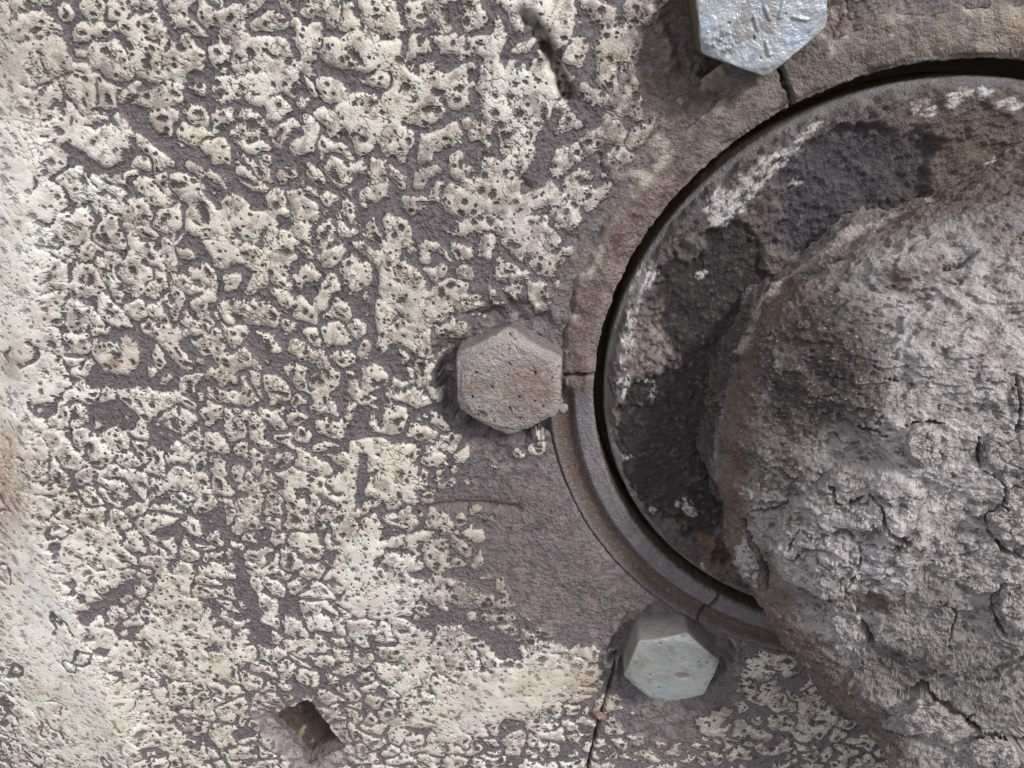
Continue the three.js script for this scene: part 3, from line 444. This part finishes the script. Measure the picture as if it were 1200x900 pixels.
// ------------------------------------------------------------------ the hub disc and the dirt on its face
const hub = thing('shaft_hub', 'round steel shaft hub inside the bore, its face caked with dark broken dirt', 'shaft hub');
{
  const prof = [[0, -1.6]]; for (let i = 1; i <= 10; i++) prof.push([RD * 0.88 * i / 10, -1.6]); for (let i = 1; i <= 26; i++) prof.push([lerp(RD * 0.88, RD - 0.7, i / 26), -1.0]);
  for (let i = 1; i <= 5; i++) { const a = Math.PI / 2 * i / 5; prof.push([RD - 0.7 + 0.7 * Math.sin(a), -1.7 + 0.7 * Math.cos(a)]); } for (let i = 1; i <= 14; i++) prof.push([RD, -1.7 - i]);
  const g = gridGeometry(900, prof.length, (i, j) => { const a = -i / 900 * Math.PI * 2, [r, z] = prof[j]; return [r * Math.cos(a), r * Math.sin(a), z]; }, true);
  skinned(g, (x, y, z, nn) => {
    const u = fbm(x * 0.4, y * 0.4, z * 0.4, 4), f = n3(x * 4, y * 4, z * 4), m = n3(x * 1.3, y * 1.3, z);
    let c = mix(C(140, 136, 136), C(110, 104, 104), clamp(0.5 + 0.6 * u)); c = mix(c, C(176, 172, 170), sm(0.4, 0.9, f + 0.3 * m) * 0.6);
    if (z < -2) c = mix(C(150, 128, 98), C(118, 100, 78), clamp(0.5 + u));
    return { h: 0.05 * f + 0.1 * u, c };
  });
  mesh('hub_disc', g, metalMat, hub); hub.position.set(-0.0003, -0.0006, 0);
}
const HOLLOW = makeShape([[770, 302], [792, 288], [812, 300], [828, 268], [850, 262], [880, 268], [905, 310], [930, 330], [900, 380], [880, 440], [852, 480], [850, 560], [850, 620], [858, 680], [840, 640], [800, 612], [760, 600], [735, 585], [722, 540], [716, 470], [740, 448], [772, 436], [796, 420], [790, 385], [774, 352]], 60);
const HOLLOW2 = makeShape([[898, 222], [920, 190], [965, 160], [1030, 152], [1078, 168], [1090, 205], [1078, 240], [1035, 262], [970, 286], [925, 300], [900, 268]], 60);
const GLINT_FLAKES = [[745, 345, 9, 30, 18], [738, 395, 8, 28, 10], [735, 445, 7, 16], [760, 318, 10, 16, 35], [845, 240, 16, 20], [862, 232, 14, 10], [905, 190, 38, 13, -32], [950, 148, 18, 8, -38], [880, 215, 14, 8, -30], [934, 212, 9, 6], [1085, 122, 12, 10], [1125, 108, 16, 7, -30], [1155, 103, 8, 7], [1190, 116, 16, 8], [735, 535, 5, 4, 30], [765, 598, 6, 5], [742, 575, 7, 6], [824, 661, 5, 4], [805, 592, 14, 7, 30], [765, 455, 7, 12], [823, 322, 8, 5, -30], [1170, 190, 14, 10, 30]];  // white chalky flecks, bare-metal glints among them painted into the colour
{
  const nt = 1000, nr = 170;
  const g = gridGeometry(nt, nr, (i, j) => { const a = -i / nt * Math.PI * 2, t = j / (nr - 1), r = lerp(10, RD - 0.35, t ** 0.8); return [r * Math.cos(a), r * Math.sin(a), -0.95]; }, true);
  skinned(g, (x, y, z) => {
    const r = Math.hypot(x, y), [px, py] = Q(x, y, 0), w1 = 20 * fbm(x * 0.2, y * 0.2, 3, 4) + 5 * n3(x * 1.3, y * 1.3, 7), u = fbm(x * 0.35, y * 0.35, 11, 4), f = n3(x * 4.4, y * 4.4, 5), m = n3(x * 1.5, y * 1.5, 15), m2 = n3(x * 0.7, y * 0.7, 19);
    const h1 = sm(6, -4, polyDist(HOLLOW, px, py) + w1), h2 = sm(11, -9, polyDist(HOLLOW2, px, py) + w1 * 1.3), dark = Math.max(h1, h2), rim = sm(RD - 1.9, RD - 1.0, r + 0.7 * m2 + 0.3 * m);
    const clod = 1 - worley(x * 0.28 + 0.3 * m2, y * 0.28 + 0.3 * m, 3.3)[0], flk = Math.floor((fbm(x * 0.22, y * 0.22, 33, 4) + 0.15 * m) * 3.5) / 3.5;
    let h = 1.7 + 0.5 * u + 0.35 * m2 + 0.15 * m + 0.8 * flk; h = lerp(h, 0.3 + 0.5 * (clod - 0.3) + 0.35 * u + 0.2 * m, h1); h = lerp(h, 0.5 + 0.4 * u + 0.2 * m + 0.6 * flk, h2);
    let c = mix(C(116, 104, 102), C(92, 82, 82), clamp(0.5 + 0.7 * u)); c = mix(c, C(138, 128, 126), sm(0, 0.7, m + 0.4 * f) * 0.6);
    c = mix(c, C(110, 94, 82), ell(px, py, [1150, 190, 110, 60]) * 0.7); c = mix(c, C(166, 148, 140), ell(px, py, [766, 402, 32, 36]) * clamp(0.5 + 0.6 * m + 0.4 * f) * 1.1); c = mix(c, C(106, 92, 86), ell(px, py, [800, 640, 70, 40, 40]) * 0.6);
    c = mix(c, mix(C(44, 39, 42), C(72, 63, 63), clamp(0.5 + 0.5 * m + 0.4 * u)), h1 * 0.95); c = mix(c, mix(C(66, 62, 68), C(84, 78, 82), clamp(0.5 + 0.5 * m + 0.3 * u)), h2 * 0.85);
    c = mix(c, C(120, 112, 112), dark * sm(0.5, 0.9, m + 0.6 * f) * 0.5);
    c = mix(c, C(146, 104, 66), ell(px, py, [836, 634, 16, 5, 30]) * 0.8 + ell(px, py, [842, 652, 9, 5, 20]) * 0.5);
    const e0 = 1.15 * ells(px + 6 * m2 + 3 * m, py + 6 * u + 3 * f, GLINT_FLAKES), fl = 0.85 * sm(0.25, 0.85, e0 * (0.75 + 0.5 * m2 + 0.5 * f + 0.9 * n3(Math.atan2(y, x) * 45, r * 2.4, 3) + 0.4 * n3(x * 2.4, y * 2.4, 6))); c = mix(c, mix(C(226, 224, 226), C(198, 182, 172), clamp(0.4 + m)), fl); h += 0.03 * fl;
    h = lerp(h, -0.25 + 0.1 * m, rim * (1 - 0.2 * fl)); c = mix(c, mix(C(142, 138, 138), C(116, 110, 110), clamp(0.5 + u)), rim * (1 - fl) * 0.9);
    return { h: h + 0.1 * f, c };
  });
  mesh('dirt_crust', g, dirtMat, hub);
}

// ------------------------------------------------------------------ the great lump of dried mud on the shaft
const clod = thing('mud_lump', 'big lump of dried cracked grey mud caked on the shaft, lower right', 'mud');
const OUT = [[1360, 90, 0.6], [1220, 160, 0.8], [1100, 234, 2.2], [1010, 272, 4], [938, 318, 5], [892, 372, 6], [866, 430, 7], [850, 490, 8], [845, 550, 9], [853, 610, 10], [866, 660, 11], [890, 706, 12], [924, 756, 14], [962, 802, 16], [1006, 848, 18], [1052, 905, 20], [1105, 985, 20], [1250, 1040, 20], [1430, 960, 17], [1520, 720, 14], [1520, 420, 10], [1440, 250, 6]];
const MID = P(1270, 560, 31);
const CRACKS = [
  [[[927, 320], [957, 315], [983, 303]], 1.8, 1.8], [[[1103, 318], [1125, 312], [1135, 303], [1142, 300]], 2.2, 1.4], [[[1145, 512], [1148, 545], [1165, 555], [1175, 566], [1173, 590], [1158, 606], [1162, 627], [1180, 644], [1200, 650], [1230, 655]], 2.2, 2.6], [[[1175, 566], [1200, 566], [1230, 560]], 1.3, 1.6], [[[1172, 588], [1190, 604]], 1, 1],
  [[[977, 567], [985, 585], [1000, 584], [1012, 577]], 1.6, 1.8], [[[1020, 575], [1035, 592], [1037, 605], [1052, 617], [1065, 620]], 2, 2.3], [[[980, 610], [992, 614], [1007, 630], [1035, 632], [1052, 630], [1065, 622]], 1.5, 1.6], [[[1007, 630], [1009, 648], [1000, 670], [992, 682]], 1.5, 1.5], [[[925, 637], [942, 616], [957, 625], [975, 620], [992, 614]], 1.5, 1.5], [[[930, 650], [950, 637], [970, 636]], 1.2, 1.2], [[[1009, 650], [1022, 653]], 1, 1],
  [[[1010, 728], [1016, 740], [1022, 752]], 3.0, 3.0], [[[1052, 813], [1072, 811], [1082, 808], [1105, 825], [1130, 835], [1145, 852], [1158, 862], [1182, 865], [1215, 872]], 3.2, 3.2], [[[1038, 856], [1060, 861], [1078, 863]], 2.2, 2], [[[1177, 682], [1163, 700], [1166, 722], [1178, 744]], 2.0, 2], [[[1192, 440], [1194, 480], [1190, 512]], 1.5, 1.5], [[[864, 608], [876, 632], [889, 656], [898, 692]], 2.2, 2],
  [[[1060, 498], [1080, 494], [1105, 495]], 1.4, 1.4], [[[1005, 500], [1030, 505], [1040, 515]], 1, 0.9], [[[880, 600], [920, 590], [925, 578]], 1, 1], [[[1145, 640], [1130, 650], [1110, 648]], 1.2, 1.2], [[[1100, 700], [1120, 720], [1112, 760]], 1, 1], [[[1035, 444], [1052, 447]], 1, 1],
].map(([p, w, d]) => ({ s: makeShape(smoothLine(p, p.length * 6), 16), w, d }));
const PLATES = [ // outline, rise in mm, softness in px
  [[[905, 640], [920, 600], [985, 552], [1040, 548], [1078, 570], [1082, 640], [1060, 690], [1042, 697], [1018, 690], [1000, 694], [975, 690], [950, 694], [934, 684], [915, 680]], 1.7, 5], [[[968, 640], [985, 622], [1005, 632], [1008, 655], [998, 684], [970, 692], [952, 676], [958, 655]], 0.7, 5],
  [[[925, 325], [975, 305], [1040, 270], [1090, 244], [1160, 250], [1240, 260], [1240, 340], [1130, 300], [1060, 320], [985, 320], [940, 345]], 0.8, 6],
].map(([p, h, s]) => ({ s: makeShape(p, 24), h, soft: s }));
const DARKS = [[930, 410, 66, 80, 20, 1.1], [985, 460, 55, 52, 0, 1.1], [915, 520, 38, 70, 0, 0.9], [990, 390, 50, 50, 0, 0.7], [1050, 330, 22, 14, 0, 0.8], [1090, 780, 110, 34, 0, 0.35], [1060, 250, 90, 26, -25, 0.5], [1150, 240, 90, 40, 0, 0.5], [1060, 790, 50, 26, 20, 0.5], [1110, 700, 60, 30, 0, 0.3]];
const PALES = [[1130, 430, 110, 130, 0, 0.75], [1110, 600, 80, 60, 0, 0.5], [1010, 640, 80, 62, 0, 0.9], [1180, 620, 50, 60, 0, 0.6], [990, 728, 26, 32, 0, 1], [1090, 540, 40, 40, 0, 0.5], [1190, 710, 40, 40, 0, 0.8], [1100, 850, 70, 30, 20, 0.5], [1060, 360, 60, 30, 0, 0.3]];
const BROWNS = [[868, 540, 16, 110, 4, 1], [895, 690, 26, 60, -30, 0.9], [950, 780, 26, 60, -38, 1], [1020, 850, 28, 60, -40, 1], [985, 702, 60, 14, 0, 0.7], [1030, 700, 40, 14, 0, 0.7], [1150, 210, 120, 40, 0, 0.7], [920, 350, 30, 40, 0, 0.5]];
const WEB = [[1000, 630, 75, 60, 0, 0.9], [1180, 620, 45, 50, 0, 0.5], [990, 728, 26, 30, 0, 0.5]];
function mudSkin(x, y, z, nn, [px, py]) {
  const s = 1, u = fbm(x * 0.16, y * 0.16, z * 0.16 + 3, 5), m = fbm(x * 0.6, y * 0.6, z * 0.6, 4), f = n3(x * 3.4, y * 3.4, z * 3.4), f2 = n3(x * 6.5, y * 6.5, z * 6.5 + 7), side = sm(0.55, 0.2, nn[2]);
  const str = n3(x * 0.5 + y * 0.9, y * 1.6 - x * 0.8, z * 1.5);
  const crumb = 0.55 - worley(x * 0.42, y * 0.42, z * 0.42)[0], ter = (fbm(x * 0.11, y * 0.14, z * 0.13 + 60, 4) + 0.06 * f) * 3.2, ti = Math.floor(ter), tf = ter - ti, flake = (ti + sm(0.0, 0.16, tf)) / 3.2;
  let h = 0.8 * u + 0.3 * m + 0.12 * n3(x * 2.1, y * 2.1, z * 2.1) + 0.06 * f + 0.06 * str + 0.25 * crumb + 0.3 * (0.5 - worley(x * 1.1, y * 1.1, z * 1.1)[0]) + 1.7 * flake, crack = 0;
  for (const p of PLATES) { const d = polyDist(p.s, px, py); if (d < 30) h += p.h * sm(p.soft * 1.5, -p.soft * 0.8, d + 6 * m + 2 * f); }
  for (const c of CRACKS) { const d = lineDist(c.s, px, py); if (d < 14) { const w = c.w * 1.3 * (0.85 + 0.75 * n3(x * 0.55, y * 0.55, 3)), k = sm(w * 1.15, w * 0.3, d + 1.6 * f + 2.2 * m * 0.7); if (k > 0) { h -= c.d * k * (k > crack ? 1 : 0.3); crack = Math.max(crack, k); } } }
  const zone = clamp(ells(px, py, WEB) + 0.05), [w1, w2] = worley(x * 0.22 + 0.3 * m, y * 0.22 + 0.3 * u, z * 0.22), web = sm(0.07, 0.015, w2 - w1) * sm(0.25, 0.7, zone + 0.3 * u) ; h -= 0.45 * web;
  // ridge of torn crust along the upper edge
  const rd = lineDist(CREST, px, py); h += 0.55 * sm(5, 1, rd + 2 * f + 3 * m) * sm(-0.3, 0.3, n3(x * 0.25, y * 0.25, 4));
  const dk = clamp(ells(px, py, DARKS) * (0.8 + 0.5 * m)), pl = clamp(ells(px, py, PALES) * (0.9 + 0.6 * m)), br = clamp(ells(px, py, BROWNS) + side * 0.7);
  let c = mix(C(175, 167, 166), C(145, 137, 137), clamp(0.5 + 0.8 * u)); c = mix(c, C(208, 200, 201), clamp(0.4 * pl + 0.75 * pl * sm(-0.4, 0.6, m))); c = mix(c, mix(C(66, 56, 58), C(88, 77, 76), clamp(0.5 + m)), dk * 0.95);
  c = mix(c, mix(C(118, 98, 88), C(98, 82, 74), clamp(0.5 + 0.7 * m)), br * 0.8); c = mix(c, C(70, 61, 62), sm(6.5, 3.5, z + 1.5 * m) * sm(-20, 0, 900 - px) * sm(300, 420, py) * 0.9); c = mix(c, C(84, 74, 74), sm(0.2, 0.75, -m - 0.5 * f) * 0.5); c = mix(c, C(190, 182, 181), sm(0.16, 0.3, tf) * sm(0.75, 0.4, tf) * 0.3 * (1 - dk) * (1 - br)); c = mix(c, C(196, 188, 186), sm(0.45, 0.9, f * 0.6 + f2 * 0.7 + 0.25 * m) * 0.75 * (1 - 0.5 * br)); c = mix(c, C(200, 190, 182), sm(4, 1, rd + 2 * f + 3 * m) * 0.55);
  c = mix(c, C(128, 104, 94), sm(0.3, 0.8, fbm(x * 0.28, y * 0.28, z * 0.28 + 90, 3)) * 0.28); c = mix(c, C(72, 62, 62), sm(0.42, 0.75, fbm(x * 0.75, y * 0.95, z * 0.75 + 120, 3)) * 0.6); c = mix(c, C(120, 84, 70), ell(px, py, [1056, 330, 12, 8]) * 0.35 + ell(px, py, [864, 560, 8, 60]) * 0.35);
  return { h, c, crack };
}
const CREST = makeShape(smoothLine([[868, 412], [880, 385], [905, 345], [930, 318], [985, 288], [1040, 258], [1092, 238]], 30), 20);
let lumpGeo;
{
  const curve = new THREE.CatmullRomCurve3(OUT.map((p) => new THREE.Vector3(...P(...p))), true, 'centripetal');
  const nt = 1120, rows = 420, skirt = 70, ring = [];
  curve.arcLengthDivisions = 2000; const lens = curve.getLengths(2000), cut = lens[Math.round(2000 * 16 / 22)] / lens[2000];
  for (let i = 0; i < nt; i++) { const t = i / nt; ring.push(curve.getPointAt(t < 0.88 ? t / 0.88 * cut : cut + (t - 0.88) / 0.12 * (1 - cut))); }
  lumpGeo = gridGeometry(nt, rows + skirt, (i, j) => {
    const o = ring[nt - 1 - i];
    if (j < skirt) { const t = 1 - j / skirt, flare = sm(14, 9, o.z), k = lerp(1 - 0.16 * t - 0.05 * t * t, 1 + 0.05 * t * t, flare), drop = o.z + 3; return [MID[0] + (o.x - MID[0]) * k, MID[1] + (o.y - MID[1]) * k, o.z - drop * t ** 1.1]; }
    const t = ((j - skirt) / (rows - 1)) ** 1.12, k = 1 - t, bulge = (1 - k ** 2.2) ** 0.62;
    return [MID[0] + (o.x - MID[0]) * k * (1 + 0.05 * Math.sin(Math.min(1, t * 5) * Math.PI)), MID[1] + (o.y - MID[1]) * k * (1 + 0.05 * Math.sin(Math.min(1, t * 5) * Math.PI)), o.z + (MID[2] - o.z) * bulge];
  }, true);
  { const n = lumpGeo.attributes.normal.array, k = (nt * (rows + skirt - 60) + 300) * 3; if (n[k + 2] < 0) { const ix = lumpGeo.index.array; for (let q = 0; q < ix.length; q += 3) { const t = ix[q]; ix[q] = ix[q + 1]; ix[q + 1] = t; } lumpGeo.computeVertexNormals(); } }
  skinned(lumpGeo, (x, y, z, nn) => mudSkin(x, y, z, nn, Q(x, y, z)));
  mesh('mud_mass', lumpGeo, dirtMat, clod);
}

// clods standing out of the lump, each with its own outline
{
  const B = 6, cells = new Map(), p = lumpGeo.attributes.position.array;
  for (let k = 0; k < p.length; k += 3) {                     // nearest of the lump's points along each direction of view
    const x = p[k] * 1000, y = p[k + 1] * 1000, z = p[k + 2] * 1000, [u, v] = Q(x, y, z); if (u < 860 || u > 1260 || v < 420 || v > 940) continue;
    const key = Math.floor(u / B) * 1000 + Math.floor(v / B), c = cells.get(key); if (!c) cells.set(key, [z, 1]); else if (z > c[0] / c[1] + 3) cells.set(key, [z, 1]); else if (z > c[0] / c[1] - 3) { c[0] += z; c[1]++; }
  }
  const heightAt = (u, v) => { let s = 0, n = 0; const I = Math.floor(u / B), J = Math.floor(v / B); for (let a = -3; a < 4; a++) for (let b = -3; b < 4; b++) { const c = cells.get((I + a) * 1000 + J + b); if (c) { const d = ((I + a + 0.5) * B - u) ** 2 + ((J + b + 0.5) * B - v) ** 2, w = Math.exp(-d / 90) * Math.max(0, 1 - d / 500); s += w * c[0] / c[1]; n += w; } } return n ? s / n : 20; };
  const CLODS = [
  [[[970, 702], [1000, 698], [1012, 735], [1000, 757], [986, 756], [974, 744]], 1.2, 3.5], [[[1152, 606], [1172, 596], [1210, 600], [1230, 645], [1185, 644], [1164, 630]], 1.3, 5], [[[1148, 522], [1162, 504], [1190, 508], [1225, 512], [1225, 560], [1176, 564], [1152, 548]], 1.0, 6], [[[1060, 512], [1075, 498], [1098, 504], [1104, 530], [1085, 546], [1064, 540]], 1.5, 8], [[[1166, 700], [1182, 684], [1225, 688], [1225, 748], [1190, 745], [1170, 728]], 1.7, 6], [[[1062, 830], [1078, 818], [1105, 828], [1130, 842], [1145, 858], [1120, 872], [1080, 862], [1052, 858], [1030, 846]], 1.5, 5], [[[1125, 866], [1150, 862], [1200, 874], [1200, 905], [1140, 900]], 1.0, 5], [[[872, 625], [888, 655], [888, 690], [874, 682], [862, 650]], 0.9, 3]
  ];
  for (const [outline, rise, soft] of CLODS) {
    const cx = outline.reduce((t, q) => t + q[0], 0) / outline.length, cy = outline.reduce((t, q) => t + q[1], 0) / outline.length, nt = 130, nr = 46;
    const edge = new THREE.CatmullRomCurve3(outline.map((q) => new THREE.Vector3(q[0], q[1], 0)), true, 'centripetal').getSpacedPoints(nt);
    const mid = heightAt(cx, cy);
    const g = gridGeometry(nt, nr, (i, j) => {
      const e = edge[i], t = j / (nr - 1), k = 1 - t + 0.02 * n3(e.x * 0.2, e.y * 0.2, j), jag = 1 + 0.1 * n3(e.x * 0.12, e.y * 0.12, 3) + 0.05 * n3(e.x * 0.4, e.y * 0.4, 5);
      const u = cx + (e.x - cx) * (t === 1 ? 0 : k * jag), v = cy + (e.y - cy) * (t === 1 ? 0 : k * jag), z = lerp(heightAt(u, v), mid, 0.3);
      return P(u, v, z - 1.2 + (rise + 1.5) * Math.min(1, t / 0.32) ** 0.6);
    }, true);
    { const n = g.attributes.normal.array; if (n[(nt * (nr - 8)) * 3 + 2] < 0) { const ix = g.index.array; for (let q = 0; q < ix.length; q += 3) { const t = ix[q]; ix[q] = ix[q + 1]; ix[q + 1] = t; } g.computeVertexNormals(); } }
    skinned(g, (x, y, z, nn) => {
      const u = fbm(x * 0.3, y * 0.3, z * 0.3 + 8, 4), m = fbm(x * 0.9, y * 0.9, z * 0.9, 3), f = n3(x * 3.4, y * 3.4, z * 3.4), f2 = n3(x * 6.5, y * 6.5, z * 6.5), w = worley(x * 0.35 + 0.3 * m, y * 0.35, z * 0.35), cr = sm(0.08, 0.02, w[1] - w[0]);
      let c = mix(C(196, 187, 187), C(156, 146, 147), clamp(0.45 + 0.8 * u)); c = mix(c, C(116, 104, 102), sm(0.15, 0.7, -m - 0.5 * f) * 0.6); c = mix(c, C(212, 206, 204), sm(0.4, 0.9, 0.6 * f + 0.7 * f2) * 0.7);
      return { h: 0.6 * u + 0.4 * m + 0.08 * f - 0.35 * cr, c };
    });
    mesh('mud_chunk', g, dirtMat, clod);
  }
}

// ------------------------------------------------------------------ a crumb by the long crack
{
  const c = P(702, 838, 0.8), g = new THREE.SphereGeometry(1, 40, 28).scale(0.0015, 0.0009, 0.0007); g.deleteAttribute('uv');
  skinned(g, (x, y, z) => { const u = fbm(x * 0.9, y * 0.9, z * 0.9 + 40, 3); return { h: 0.5 * u, c: mix(C(176, 150, 136), C(138, 116, 104), clamp(0.5 + u)) }; });
  const o = mesh('dirt_crumb', g, dirtMat); o.position.set(c[0] * MM, c[1] * MM, c[2] * MM); o.rotation.z = -0.5;
  o.userData = { label: 'small tan crumb of dirt lying on the long crack left of the lowest bolt', category: 'crumb' };
}
renderer.render(scene, camera);
